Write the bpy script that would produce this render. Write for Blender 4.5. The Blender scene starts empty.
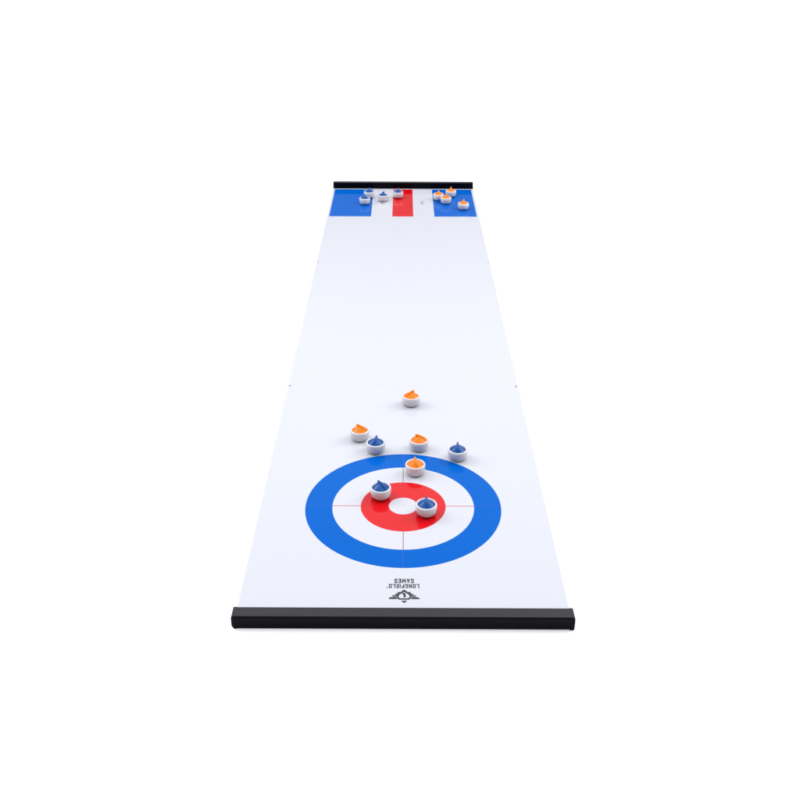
import bpy, bmesh, math, random
from mathutils import Vector, Matrix

S = bpy.context.scene
C = S.collection
R = math.radians
random.seed(4)

# ------------------------------------------------------------------ camera
cam = bpy.data.cameras.new('camera')
cam.sensor_width = 36.0
cam.lens = 36.0 * 942.12 / 800.0
cam.clip_start = 0.02
cam.clip_end = 200.0
camo = bpy.data.objects.new('camera', cam)
C.objects.link(camo)
def cam_matrix(pos, p, y, r):
    cy, sy = math.cos(y), math.sin(y)
    f = Vector((sy * math.cos(p), cy * math.cos(p), -math.sin(p)))
    ri = Vector((cy, -sy, 0.0))
    dn = f.cross(ri)
    r2 = math.cos(r) * ri + math.sin(r) * dn
    d2 = -math.sin(r) * ri + math.cos(r) * dn
    m = Matrix((r2, -d2, -f)).transposed().to_4x4()
    m.translation = pos
    return m
camo.matrix_world = cam_matrix(Vector((-0.003174, -0.83972, 0.745613)),
                               0.4996366, -0.0013906, -0.0031864)
S.camera = camo

# ------------------------------------------------------------------ studio light
world = bpy.data.worlds.new('World')
S.world = world
world.use_nodes = True
wn, wl = world.node_tree.nodes, world.node_tree.links
bg = wn['Background']
tc = wn.new('ShaderNodeTexCoord')
sep = wn.new('ShaderNodeSeparateXYZ')
wl.new(tc.outputs['Generated'], sep.inputs[0])
def wmap(src, a, b, c, d):
    n = wn.new('ShaderNodeMapRange')
    n.interpolation_type = 'SMOOTHSTEP'
    n.inputs['From Min'].default_value = a
    n.inputs['From Max'].default_value = b
    n.inputs['To Min'].default_value = c
    n.inputs['To Max'].default_value = d
    wl.new(src, n.inputs['Value'])
    return n.outputs['Result']
back = wmap(sep.outputs['Z'], 0.24, 0.60, 0.20, 1.13)    # white studio tent: dim low down, bright from 30 degrees up
top = wmap(sep.outputs['Z'], 0.70, 0.95, 0.0, 1.0)       # overhead diffuser
add = wn.new('ShaderNodeMath'); add.operation = 'ADD'
wl.new(back, add.inputs[0]); wl.new(top, add.inputs[1])
front = wmap(sep.outputs['Y'], -0.75, 0.15, 0.70, 1.0)   # dimmer behind the camera
mul = wn.new('ShaderNodeMath'); mul.operation = 'MULTIPLY'
wl.new(add.outputs[0], mul.inputs[0]); wl.new(front, mul.inputs[1])
wl.new(mul.outputs[0], bg.inputs['Strength'])
bg.inputs['Color'].default_value = (0.965, 0.975, 1.0, 1)

def softbox(name, loc, target, sx, sy, watts):
    l = bpy.data.lights.new(name, 'AREA')
    l.shape = 'RECTANGLE'; l.size = sx; l.size_y = sy
    l.energy = watts
    o = bpy.data.objects.new(name, l)
    C.objects.link(o)
    o.location = loc
    d = Vector(target) - Vector(loc)
    o.rotation_euler = d.to_track_quat('-Z', 'Y').to_euler()
    return o
softbox('softbox_light', (-1.7, 1.00, 1.25), (0, 1.00, 0), 1.0, 1.3, 20)
softbox('softbox_light', (1.7, 1.00, 1.25), (0, 1.00, 0), 1.0, 1.3, 20)

S.view_settings.view_transform = 'Standard'
S.view_settings.look = 'None'
S.view_settings.exposure = 0.40
S.view_settings.gamma = 1.0
S.render.engine = 'CYCLES'
S.render.resolution_x = 1024
S.render.resolution_y = 1024
S.cycles.max_bounces = 8

# ------------------------------------------------------------------ materials
def mat(name, col, rough=0.4, spec=0.5, tint=None):
    m = bpy.data.materials.new(name)
    m.use_nodes = True
    b = m.node_tree.nodes['Principled BSDF']
    b.inputs['Base Color'].default_value = (*col, 1)
    b.inputs['Roughness'].default_value = rough
    b.inputs['Specular IOR Level'].default_value = spec
    return m
def noise_rough(m, scale, lo, hi, bump=0.0, bscale=None, dist=0.0002):
    nt = m.node_tree; n = nt.nodes; l = nt.links
    b = n['Principled BSDF']
    t = n.new('ShaderNodeTexCoord')
    ns = n.new('ShaderNodeTexNoise'); ns.inputs['Scale'].default_value = scale
    ns.inputs['Detail'].default_value = 4
    l.new(t.outputs['Object'], ns.inputs['Vector'])
    mr = n.new('ShaderNodeMapRange')
    mr.inputs['From Min'].default_value = 0.3; mr.inputs['From Max'].default_value = 0.7
    mr.inputs['To Min'].default_value = lo; mr.inputs['To Max'].default_value = hi
    l.new(ns.outputs['Fac'], mr.inputs['Value'])
    l.new(mr.outputs['Result'], b.inputs['Roughness'])
    if bump:
        n2 = n.new('ShaderNodeTexNoise'); n2.inputs['Scale'].default_value = bscale or scale
        n2.inputs['Detail'].default_value = 3
        l.new(t.outputs['Object'], n2.inputs['Vector'])
        bp = n.new('ShaderNodeBump'); bp.inputs['Strength'].default_value = bump
        bp.inputs['Distance'].default_value = dist
        l.new(n2.outputs['Fac'], bp.inputs['Height'])
        l.new(bp.outputs['Normal'], b.inputs['Normal'])
    return m

WHITE = (0.430, 0.439, 0.480)
BLUE = (0.0, 0.078, 0.365)
RED = (0.455, 0.002, 0.005)
LINE = (0.40, 0.05, 0.075)

floor_m = mat('white_studio_paper', (0.96, 0.96, 0.96), 0.9, 0.1)
black_m = noise_rough(mat('black_plastic', (0.0015, 0.0013, 0.0035), 0.3, 0.055), 60, 0.18, 0.28, 0.12, 900, 0.0001)
lit_top_m = noise_rough(mat('black_plastic_lit_top', (0.0115, 0.0105, 0.0145), 0.5, 0.33), 60, 0.40, 0.58, 0.25, 900, 0.0001)  # black plastic again, light from above put into a lighter colour
stone_m = noise_rough(mat('white_glossy_plastic', (0.535, 0.52, 0.55), 0.16, 0.55), 40, 0.10, 0.18)
base_m = mat('dark_base', (0.03, 0.03, 0.035), 0.6, 0.3)
orange_m = noise_rough(mat('orange_plastic', (0.68, 0.165, 0.0), 0.36, 0.2), 90, 0.3, 0.4)
blue_m = noise_rough(mat('blue_plastic', (0.0, 0.056, 0.235), 0.3, 0.22), 90, 0.20, 0.30)
ink_m = mat('dark_grey_ink', (0.018, 0.017, 0.026), 0.35, 0.25)
greyink_m = mat('light_grey_ink', (0.13, 0.13, 0.15), 0.3, 0.3)
edge_m = mat('white_foam_edge', (0.62, 0.62, 0.65), 0.7, 0.3)
pin_m = mat('grey_seam_pin', (0.16, 0.16, 0.17), 0.5, 0.4)

# printed glossy vinyl: rings, cross lines and the striped far flag
vinyl = bpy.data.materials.new('printed_glossy_vinyl')
vinyl.use_nodes = True
vn, vl = vinyl.node_tree.nodes, vinyl.node_tree.links
vb = vn['Principled BSDF']
vb.inputs['Specular IOR Level'].default_value = 0.34
vtc = vn.new('ShaderNodeTexCoord')
vs = vn.new('ShaderNodeSeparateXYZ')
vl.new(vtc.outputs['Object'], vs.inputs[0])
X, Y = vs.outputs['X'], vs.outputs['Y']
def M(op, a, b=None, c=None):
    n = vn.new('ShaderNodeMath'); n.operation = op
    for i, v in enumerate((a, b, c)):
        if v is None: continue
        if isinstance(v, (int, float)): n.inputs[i].default_value = v
        else: vl.new(v, n.inputs[i])
    return n.outputs[0]
def AND(*a):
    r = a[0]
    for b in a[1:]: r = M('MULTIPLY', r, b)
    return r
def between(v, lo, hi): return AND(M('GREATER_THAN', v, lo), M('LESS_THAN', v, hi))
def mixc(fac, a, b):
    n = vn.new('ShaderNodeMix'); n.data_type = 'RGBA'
    vl.new(fac, n.inputs['Factor'])
    if isinstance(a, tuple): n.inputs['A'].default_value = (*a, 1)
    else: vl.new(a, n.inputs['A'])
    n.inputs['B'].default_value = (*b, 1)
    return n.outputs['Result']
CX, CY = 0.0002, 0.2211
dx, dy = M('SUBTRACT', X, CX), M('SUBTRACT', Y, CY)
rr = M('SQRT', M('ADD', M('MULTIPLY', dx, dx), M('MULTIPLY', dy, dy)))
flag = between(Y, 1.5050, 1.7500)
col = mixc(between(rr, 0.0966, 0.1335), WHITE, BLUE)
col = mixc(between(rr, 0.0196, 0.0580), col, RED)
ink = M('MULTIPLY', between(rr, 0.0580, 0.0966), 1.0)
vline = AND(M('LESS_THAN', M('ABSOLUTE', dx), 0.00055), ink)
hline = AND(M('LESS_THAN', M('ABSOLUTE', dy), 0.00075), ink)
col = mixc(M('MULTIPLY', vline, 0.9), col, (0.20, 0.03, 0.045))
col = mixc(M('MULTIPLY', hline, 0.95), col, LINE)
ring = between(rr, 0.0966, 0.1335)
bl = AND(M('LESS_THAN', M('MINIMUM', M('ABSOLUTE', dx), M('ABSOLUTE', dy)), 0.0009), ring)
col = mixc(M('MULTIPLY', bl, 0.05), col, (0.30, 0.03, 0.25))
col = mixc(M('MULTIPLY', M('LESS_THAN', rr, 0.0011), 0.7), col, (0.25, 0.25, 0.27))
stripes = AND(flag, M('MAXIMUM', between(X, -0.1898, -0.0822), between(X, 0.0803, 0.1892)))
col = mixc(stripes, col, BLUE)
vl.new(mixc(M('MAXIMUM', ring, stripes), (1.0, 1.0, 1.0), (0.03, 0.85, 1.0)), vb.inputs['Specular Tint'])
lev = M('SUBTRACT', 0.23, M('MULTIPLY', M('MAXIMUM', ring, stripes), 0.155))
vl.new(lev, vb.inputs['Specular IOR Level'])
col = mixc(AND(flag, between(X, -0.0277, 0.0261)), col, RED)
vl.new(col, vb.inputs['Base Color'])
nz = vn.new('ShaderNodeTexNoise'); nz.inputs['Scale'].default_value = 14; nz.inputs['Detail'].default_value = 5
vl.new(vtc.outputs['Object'], nz.inputs['Vector'])
mr = vn.new('ShaderNodeMapRange')
mr.inputs['From Min'].default_value = 0.3; mr.inputs['From Max'].default_value = 0.7
mr.inputs['To Min'].default_value = 0.045; mr.inputs['To Max'].default_value = 0.085
vl.new(nz.outputs['Fac'], mr.inputs['Value']); vl.new(mr.outputs['Result'], vb.inputs['Roughness'])
nb = vn.new('ShaderNodeTexNoise'); nb.inputs['Scale'].default_value = 30; nb.inputs['Detail'].default_value = 2
vl.new(vtc.outputs['Object'], nb.inputs['Vector'])
bp = vn.new('ShaderNodeBump'); bp.inputs['Strength'].default_value = 0.15; bp.inputs['Distance'].default_value = 0.0003
vl.new(nb.outputs['Fac'], bp.inputs['Height']); vl.new(bp.outputs['Normal'], vb.inputs['Normal'])

# ------------------------------------------------------------------ helpers
def link(name, bm, materials, parent=None, smooth=False, loc=(0, 0, 0)):
    me = bpy.data.meshes.new(name)
    bm.normal_update(); bm.to_mesh(me); bm.free()
    for m in (materials if isinstance(materials, (list, tuple)) else [materials]): me.materials.append(m)
    if smooth: me.polygons.foreach_set('use_smooth', [True] * len(me.polygons))
    o = bpy.data.objects.new(name, me)
    C.objects.link(o)
    o.location = loc
    if parent: o.parent = parent
    return o
def empty(name, loc=(0, 0, 0), rz=0.0):
    o = bpy.data.objects.new(name, None)
    o.empty_display_size = 0.02
    C.objects.link(o); o.location = loc; o.rotation_euler = (0, 0, rz)
    return o
def box(bm, x0, x1, y0, y1, z0, z1, bevel=0.0, seg=2):
    v = [bm.verts.new(p) for p in ((x0, y0, z0), (x1, y0, z0), (x1, y1, z0), (x0, y1, z0),
                                   (x0, y0, z1), (x1, y0, z1), (x1, y1, z1), (x0, y1, z1))]
    fs = [bm.faces.new([v[i] for i in f]) for f in
          ((3, 2, 1, 0), (4, 5, 6, 7), (0, 1, 5, 4), (1, 2, 6, 5), (2, 3, 7, 6), (3, 0, 4, 7))]
    if bevel:
        es = list({e for f in fs for e in f.edges})
        bmesh.ops.bevel(bm, geom=es, offset=bevel, segments=seg, affect='EDGES', profile=0.6)
def prism_x(bm, prof, x0, x1, bevel=0.0):
    a = [bm.verts.new((x0, y, z)) for y, z in prof]
    b = [bm.verts.new((x1, y, z)) for y, z in prof]
    n = len(prof)
    for i in range(n):
        j = (i + 1) % n
        bm.faces.new((a[i], a[j], b[j], b[i]))
    bm.faces.new(a[::-1]); bm.faces.new(b)
    bmesh.ops.recalc_face_normals(bm, faces=bm.faces[:])
def lathe(bm, prof, seg=72):
    rings = []
    for r, z in prof:
        if r < 1e-7: rings.append([bm.verts.new((0, 0, z))])
        else: rings.append([bm.verts.new((r * math.cos(2 * math.pi * k / seg), r * math.sin(2 * math.pi * k / seg), z)) for k in range(seg)])
    for a, b in zip(rings, rings[1:]):
        for k in range(seg):
            j = (k + 1) % seg
            f = [a[k], a[j], b[j], b[k]] if len(a) > 1 and len(b) > 1 else \
                ([a[0], b[j], b[k]] if len(a) == 1 else [a[k], a[j], b[0]])
            bm.faces.new(f)
    bmesh.ops.recalc_face_normals(bm, faces=bm.faces[:])
def fin(bm, sections):
    """loft along x: (x, bottom z, top z, half width at the foot, half width at the crest), flanks hollow"""
    rings = []
    ts = (0.0, 0.15, 0.3, 0.5, 0.7, 0.88, 0.97)
    for x, z0, z1, wb, wt in sections:
        half = [((wt + (wb - wt) * (1 - t) ** 1.7) * (1.0 if t < 0.9 else 0.6), z0 + (z1 - z0) * t) for t in ts]
        pts = [(y, z) for y, z in half] + [(0, z1)] + [(-y, z) for y, z in reversed(half)]
        rings.append([bm.verts.new((x, y, z)) for y, z in pts])
    n = len(rings[0])
    for a, b in zip(rings, rings[1:]):
        for k in range(n):
            j = (k + 1) % n
            bm.faces.new((a[k], a[j], b[j], b[k]))
    bm.faces.new(rings[0][::-1]); bm.faces.new(rings[-1])
    bmesh.ops.recalc_face_normals(bm, faces=bm.faces[:])

# ------------------------------------------------------------------ setting: white studio floor
bm = bmesh.new()
v = [bm.verts.new(p) for p in ((-30, -20, 0), (30, -20, 0), (30, 60, 0), (-30, 60, 0))]
bm.faces.new(v)
fl = link('floor', bm, floor_m)
fl['kind'] = 'structure'

# ------------------------------------------------------------------ the curling lane
W2, T = 0.195, 0.0016
lane = empty('curling_mat')
lane['label'] = 'long white glossy curling mat with blue and red rings and black end rails'
lane['category'] = 'curling mat'
GAP = 0.00009
FOLD = (-0.0033, 0.5747, 1.1729, 1.7572)
panels = []
for k in range(3):
    bm = bmesh.new()
    box(bm, -W2, W2, FOLD[k] + (GAP if k else 0), FOLD[k + 1] - (GAP if k < 2 else 0), 0.0004, T, 0.00008, 2)
    for f in bm.faces: f.material_index = 0 if f.normal.z > 0.5 or f.calc_center_median().z > T - 1e-5 else 1
    panels.append(link('panel', bm, [vinyl, edge_m], lane))
panels[0]['label'] = 'near panel printed with the blue, white and red ring target'
panels[1]['label'] = 'plain white middle panel'
panels[2]['label'] = 'far panel printed with blue, white and red stripes'
for yy, k in ((FOLD[1], 0), (FOLD[2], 1)):                       # dark little pins at the ends of each fold
    for sx in (-1, 1):
        bm = bmesh.new()
        lathe(bm, [(0, 0), (0.0018, 0), (0.0018, 0.0003), (0.0015, 0.0005), (0, 0.0005)], 20)
        link('seam_pin', bm, pin_m, panels[k], True, (sx * 0.1915, yy - 0.0024, T - 0.0001))

def flat_polys(name, polys, m, parent, z=T + 0.00012, th=0.00008):
    bm = bmesh.new()
    for p in polys:
        vs_ = [bm.verts.new((x / 1000, y / 1000, 0)) for x, y in p]
        f = bm.faces.new(vs_)
    bmesh.ops.triangulate(bm, faces=bm.faces[:])
    bmesh.ops.recalc_face_normals(bm, faces=bm.faces[:])
    for f in bm.faces:
        if f.normal.z < 0: f.normal_flip()
    return link(name, bm, m, parent, False, (0, 0, z))
outer = [(1.27, 53.77), (5.36, 49.47), (9.54, 44.63), (10.23, 40.92), (8.89, 37.22), (7.09, 34.82), (-4.83, 34.74), (-6.51, 37.12), (-7.72, 40.81), (-7.03, 44.53), (-2.83, 49.42)]
cxE, cyE = 1.26, 42.5
inner = [(1.26, 50.4), (4.6, 47.2), (7.7, 43.88), (8.7, 40.6), (7.82, 38.2), (6.5, 36.75), (-4.12, 36.65), (-5.44, 38.1), (-6.35, 40.5), (-5.2, 43.8), (-2.0, 47.17)]
inner = [(cxE + (x - cxE) * 0.90, cyE - 0.3 + (y - cyE + 0.3) * 0.88) for x, y in inner]
polys = []
for i in range(len(outer)):
    j = (i + 1) % len(outer)
    polys.append([outer[i], outer[j], inner[j], inner[i]])
def mirror(p): return [(2 * cxE - x, y) for x, y in p][::-1]
feathers = [[(-3.6, 48.9), (-6.9, 49.3), (-6.6, 46.5), (-5.4, 46.4)],
            [(-5.9, 46.0), (-10.0, 45.7), (-9.3, 43.5), (-7.1, 43.4)],
            [(-7.4, 42.9), (-13.2, 42.8), (-12.3, 40.3), (-8.0, 40.3)],
            [(-8.0, 39.7), (-14.6, 39.5), (-17.3, 37.4), (-16.8, 35.9), (-5.9, 36.0), (-7.2, 37.6)]]
for f in feathers: polys += [f, mirror(f)]
polys.append([(-2.14, 32.38), (-0.54, 33.3), (1.43, 32.4), (3.39, 33.33), (4.82, 32.42), (1.42, 28.75)])
polys.append([(0.3, 47.4), (0.3, 45.2), (1.0, 45.2), (1.0, 40.9), (0.0, 40.6), (0.0, 39.3), (3.4, 39.3), (3.4, 40.6), (2.6, 40.9), (2.6, 47.4)])
polys.append([(-0.9, 44.0), (-0.9, 47.4), (0.3, 47.4), (0.3, 45.2)])
polys = [[(x, 46.93 + (y - 53.77) * 0.9716) for x, y in p] for p in polys]
flat_polys('emblem', polys, ink_m, panels[0])

def lettering(name, body, x0, x1, y0, y1, m, parent, flip=True, weight=0.02, z=T + 0.00012):
    cu = bpy.data.curves.new('lettering_curve', 'FONT')
    cu.body = body; cu.size = 1.0; cu.offset = weight; cu.resolution_u = 3; cu.space_character = 1.08
    o = bpy.data.objects.new('lettering_curve', cu)
    C.objects.link(o)
    bpy.context.view_layer.update()
    me = bpy.data.meshes.new_from_object(o.evaluated_get(bpy.context.evaluated_depsgraph_get()))
    bpy.data.objects.remove(o); bpy.data.curves.remove(cu)
    xs = [v.co.x for v in me.vertices]; ys = [v.co.y for v in me.vertices]
    ax, bx, ay, by = min(xs), max(xs), min(ys), max(ys)
    for v in me.vertices:
        u = (v.co.x - ax) / (bx - ax); w = (v.co.y - ay) / (by - ay)
        if flip: u, w = 1 - u, 1 - w
        v.co = (x0 + u * (x1 - x0), y0 + w * (y1 - y0), 0)
    me.name = name; me.materials.clear(); me.materials.append(m)
    o = bpy.data.objects.new(name, me)
    C.objects.link(o); o.parent = parent; o.location = (0, 0, z)
    return o
B, Hh = 0.33, 0.22                                        # stem and bar weight of the heavy condensed capitals
def rc(x0, y0, x1, y1): return [(x0, y0), (x1, y0), (x1, y1), (x0, y1)]
def bowl(right_only=False, open_c=False):
    k = 0.16
    o = [(k, 0), (1 - k, 0), (1, k), (1, 1 - k), (1 - k, 1), (k, 1), (0, 1 - k), (0, k)]
    if right_only: o = [(0, 0), (1 - k, 0), (1, k), (1, 1 - k), (1 - k, 1), (0, 1), (0, 0.9), (0, 0.1)]
    i = [(B, Hh), (1 - B, Hh), (1 - B, Hh), (1 - B, 1 - Hh), (1 - B, 1 - Hh), (B, 1 - Hh), (B, 1 - Hh), (B, Hh)]
    if right_only: i = [(B, Hh), (1 - B, Hh), (1 - B, Hh + .04), (1 - B, 0.96 - Hh), (1 - B, 1 - Hh), (B, 1 - Hh), (B, 1 - Hh), (B, Hh)]
    q = []
    for n in range(8):
        m_ = (n + 1) % 8
        q.append([o[n], o[m_], i[m_], i[n]] if i[n] != i[m_] else [o[n], o[m_], i[n]])
    return q
GLYPH = {
 'L': [rc(0, 0, B, 1), rc(B, 0, 0.9, Hh)],
 'O': bowl(), 'D': bowl(True),
 'N': [rc(0, 0, B, 1), rc(1 - B, 0, 1, 1), [(B, 1), (B, 0.62), (1 - B, 0), (1 - B, 0.38)]],
 'G': [rc(0, 0.14, B, 0.86), [(0, 0.86), (B, 0.86), (B, 1 - Hh), (1, 1 - Hh), (0.86, 1), (0.14, 1)], rc(1 - B, 0.68, 1, 1 - Hh),
       [(0, 0.14), (0.14, 0), (0.86, 0), (1, Hh), (B, Hh), (B, 0.14)], rc(1 - B, Hh, 1, 0.52), rc(0.52, 0.38, 1 - B, 0.52)],
 'F': [rc(0, 0, B, 1), rc(B, 1 - Hh, 0.92, 1), rc(B, 0.43, 0.82, 0.43 + Hh)],
 'I': [rc(0, 0, B, 1)],
 'E': [rc(0, 0, B, 1), rc(B, 1 - Hh, 0.92, 1), rc(B, 0.42, 0.84, 0.42 + Hh), rc(B, 0, 0.92, Hh)],
 'A': [[(0, 0), (B, 0), (0.58, 1), (0.36, 1)], [(1 - B, 0), (1, 0), (0.64, 1), (0.50, 0.8)], rc(0.27, 0.2, 0.73, 0.36)],
 'M': [rc(0, 0, B * .8, 1), rc(1.25 - B * .8, 0, 1.25, 1), [(B * .8, 1), (B * .8, 0.55), (0.5, 0.1), (0.625, 0.45)],
       [(1.25 - B * .8, 1), (0.625, 0.45), (0.75, 0.1), (1.25 - B * .8, 0.55)], [(0.5, 0.1), (0.75, 0.1), (0.625, 0.45)]],
 'S': [rc(0.06, 1 - Hh, 0.97, 1), rc(0, 0.5, B, 1 - Hh), rc(B, 0.42, 0.76, 0.42 + Hh), rc(1 - B, Hh, 1, 0.5), rc(0.03, 0, 0.94, Hh),
       rc(0.76, 0.66, 1, 1 - Hh), rc(0, Hh, B, 0.32)],
}
def block_lettering(word, x0, x1, y0, y1):
    adv = {'I': B, 'M': 1.25, 'L': 0.9, 'F': 0.92, 'E': 0.92}
    x = 0.0; polys = []
    for ch in word:
        polys += [[(x + px, py) for px, py in p] for p in GLYPH[ch]]
        x += adv.get(ch, 1.0) + 0.26
    wd = x - 0.26
    polys = [[(1000 * (x1 - px / wd * (x1 - x0)), 1000 * (y1 - py * (y1 - y0))) for px, py in p] for p in polys]
    flat_polys('lettering', polys, ink_m, panels[0])
block_lettering('LONGFIELD', -0.0172, 0.0196, 0.0496, 0.0571)
block_lettering('GAMES', -0.0106, 0.0131, 0.0588, 0.0670)
lettering('lettering', '\u00ae', -0.0201, -0.0182, 0.0488, 0.0516, ink_m, panels[0], weight=0.0)
lettering('score_number', '2', 0.0458, 0.0572, 1.611, 1.637, greyink_m, panels[2], weight=0.0)
lettering('score_number', '2', -0.0600, -0.0486, 1.611, 1.637, greyink_m, panels[2], weight=0.0)

# black end rails: extruded bar with a lip and a moulded cap at both ends
def rail(y0, y1, half, label):
    s = 1 if y1 > y0 else -1
    D = abs(y1 - y0)
    prof = [(0, 0.0002), (0, 0.0172), (0.0010, 0.0180), (D - 0.0014, 0.0180), (D - 0.0004, 0.0176), (D, 0.0168),
            (D, 0.0122), (D - 0.0007, 0.0117), (D - 0.0007, 0.0026), (D - 0.0009, 0.0008), (D - 0.0014, 0.0002)]
    bm = bmesh.new()
    prism_x(bm, [(y0 + s * a, b) for a, b in prof], -half + 0.005, half - 0.005)
    r = link('end_rail', bm, black_m, lane)
    r['label'] = label
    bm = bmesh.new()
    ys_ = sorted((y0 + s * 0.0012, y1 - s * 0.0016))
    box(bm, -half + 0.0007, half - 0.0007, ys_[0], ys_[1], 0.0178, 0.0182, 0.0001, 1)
    link('lit_top', bm, lit_top_m, r)  # added sheet: light falling on the black rail's top, as a lighter colour
    for sx in (-1, 1):
        bm = bmesh.new()
        ya, yb = sorted((y0 + s * 0.0001, y1 - s * 0.0001))
        xz = [(half - 0.0049, 0.0003), (half - 0.0042, 0.0003), (half - 0.0024, 0.0011), (half - 0.0008, 0.0030), (half, 0.0056),
              (half, 0.0166), (half - 0.0005, 0.0176), (half - 0.0014, 0.01795), (half - 0.0049, 0.01795)]
        if sx > 0: xz[1:5] = [(half - 0.0012, 0.0003), (half - 0.0005, 0.0006), (half - 0.0001, 0.0013), (half, 0.0030)]   # squarer end
        A = [bm.verts.new((sx * x, ya, z)) for x, z in xz]
        Z = [bm.verts.new((sx * x, yb, z)) for x, z in xz]
        for i in range(len(xz)):
            j = (i + 1) % len(xz)
            bm.faces.new((A[i], A[j], Z[j], Z[i]))
        bm.faces.new(A[::-1]); bm.faces.new(Z)
        bmesh.ops.recalc_face_normals(bm, faces=bm.faces[:])
        link('end_cap', bm, black_m, r)
    return r
rail(-0.0036, -0.0214, 0.1955, 'black rail across the near end of the mat')
rail(1.7575, 1.7740, 0.1955, 'black rail across the far end of the mat')

# ------------------------------------------------------------------ stones
def stone_parts(root, cm):
    bm = bmesh.new()
    lathe(bm, [(0, 0.0010), (0.0088, 0.0010), (0.0102, 0.0012), (0.0115, 0.0020), (0.0130, 0.0042), (0.0139, 0.0072), (0.0143, 0.0102),
               (0.0144, 0.0128), (0.0143, 0.0148), (0.0140, 0.0159), (0.0135, 0.0166), (0.0129, 0.0169),
               (0.0123, 0.0168), (0.0118, 0.0164), (0.0116, 0.0156), (0.0116, 0.0132), (0, 0.0130)])
    link('body', bm, stone_m, root, True)
    bm = bmesh.new()
    lathe(bm, [(0, 0), (0.0074, 0), (0.0080, 0.0004), (0.0080, 0.0012)], 40)
    link('base', bm, base_m, root, True)  # small dark disc under the body
    bm = bmesh.new()
    lathe(bm, [(0.0114, 0.0133), (0.0114, 0.0148), (0.0111, 0.0155), (0.0100, 0.0166), (0.0083, 0.0179), (0.0064, 0.0193), (0.0046, 0.0207), (0.0031, 0.0218), (0.0015, 0.0224), (0, 0.0225)])
    cap = link('cap', bm, cm, root, True)
    bm = bmesh.new()                                   # gooseneck handle: rises from the front, hooks back to a tip
    fin(bm, [(-0.0104, 0.0150, 0.0164, 0.0022, 0.0008), (-0.0092, 0.0150, 0.0184, 0.0044, 0.0013), (-0.0072, 0.0150, 0.0207, 0.0058, 0.0017),
             (-0.0048, 0.0150, 0.0226, 0.0064, 0.0018), (-0.0022, 0.0150, 0.0240, 0.0064, 0.0017), (0.0004, 0.0150, 0.0249, 0.0060, 0.0015),
             (0.0022, 0.0150, 0.0253, 0.0052, 0.0013), (0.0036, 0.0180, 0.0255, 0.0028, 0.0012), (0.0046, 0.0222, 0.0254, 0.0013, 0.0010),
             (0.0055, 0.0239, 0.0250, 0.0007, 0.0005)])
    link('handle', bm, cm, cap, True)

# colour, x, y, handle heading in degrees (0 = to the right, 90 = away from the camera), label
NEAR = [
 ('o', 0.0130, 0.5078, 25, 'orange topped white stone standing alone just below the mat fold'),
 ('o', -0.0660, 0.3979, 155, 'orange topped white stone beyond the rings, just left of a blue topped one'),
 ('b', -0.0409, 0.3619, 70, 'blue topped white stone at the blue ring top left, beside an orange topped one'),
 ('o', 0.0237, 0.3695, 170, 'orange topped white stone just above the blue ring, behind the orange one lying across it'),
 ('b', 0.0803, 0.3431, 90, 'blue topped white stone on the top right edge of the blue ring, handle upright'),
 ('o', 0.0175, 0.3022, 100, 'orange topped white stone lying across the inner edge of the blue ring'),
 ('b', -0.0309, 0.2424, 140, 'blue topped white stone on the upper left of the red ring'),
 ('b', 0.0312, 0.2026, 95, 'blue topped white stone on the right of the red ring, overlapping the white centre'),
]
FAR = [
 ('b', -0.1020, 1.6114, 100, 'blue topped white stone on the left blue stripe, nearer of the two there'),
 ('b', -0.0921, 1.6712, 80, 'blue topped white stone by the far rail on the left blue stripe, partly hidden'),
 ('b', -0.0539, 1.6400, 60, 'blue topped white stone on the left white stripe at the far end'),
 ('b', -0.0139, 1.6702, 90, 'blue topped white stone on the red stripe against the far rail'),
 ('o', 0.0952, 1.6507, 75, 'orange topped white stone at the inner edge of the right blue stripe, leftmost of four'),
 ('o', 0.1300, 1.6832, 90, 'orange topped white stone closest to the far rail on the right blue stripe'),
 ('o', 0.1141, 1.6195, 80, 'orange topped white stone in front of two others on the right blue stripe'),
 ('o', 0.1574, 1.5681, 70, 'orange topped white stone standing apart on the right blue stripe'),
]
protos = {}
for c, x, y, a, lab in NEAR + FAR:
    root = empty('curling_stone', (x, y, T), R(a))
    root.scale = (1.015, 1.015, 1.015)
    root['label'] = lab
    root['category'] = 'curling stone'
    root['group'] = 'orange topped curling stones' if c == 'o' else 'blue topped curling stones'
    if c not in protos:
        stone_parts(root, orange_m if c == 'o' else blue_m)
        protos[c] = root
    else:
        for ch in list(protos[c].children):
            p = ch.copy(); C.objects.link(p); p.parent = root
            for g in ch.children:
                q = g.copy(); C.objects.link(q); q.parent = p
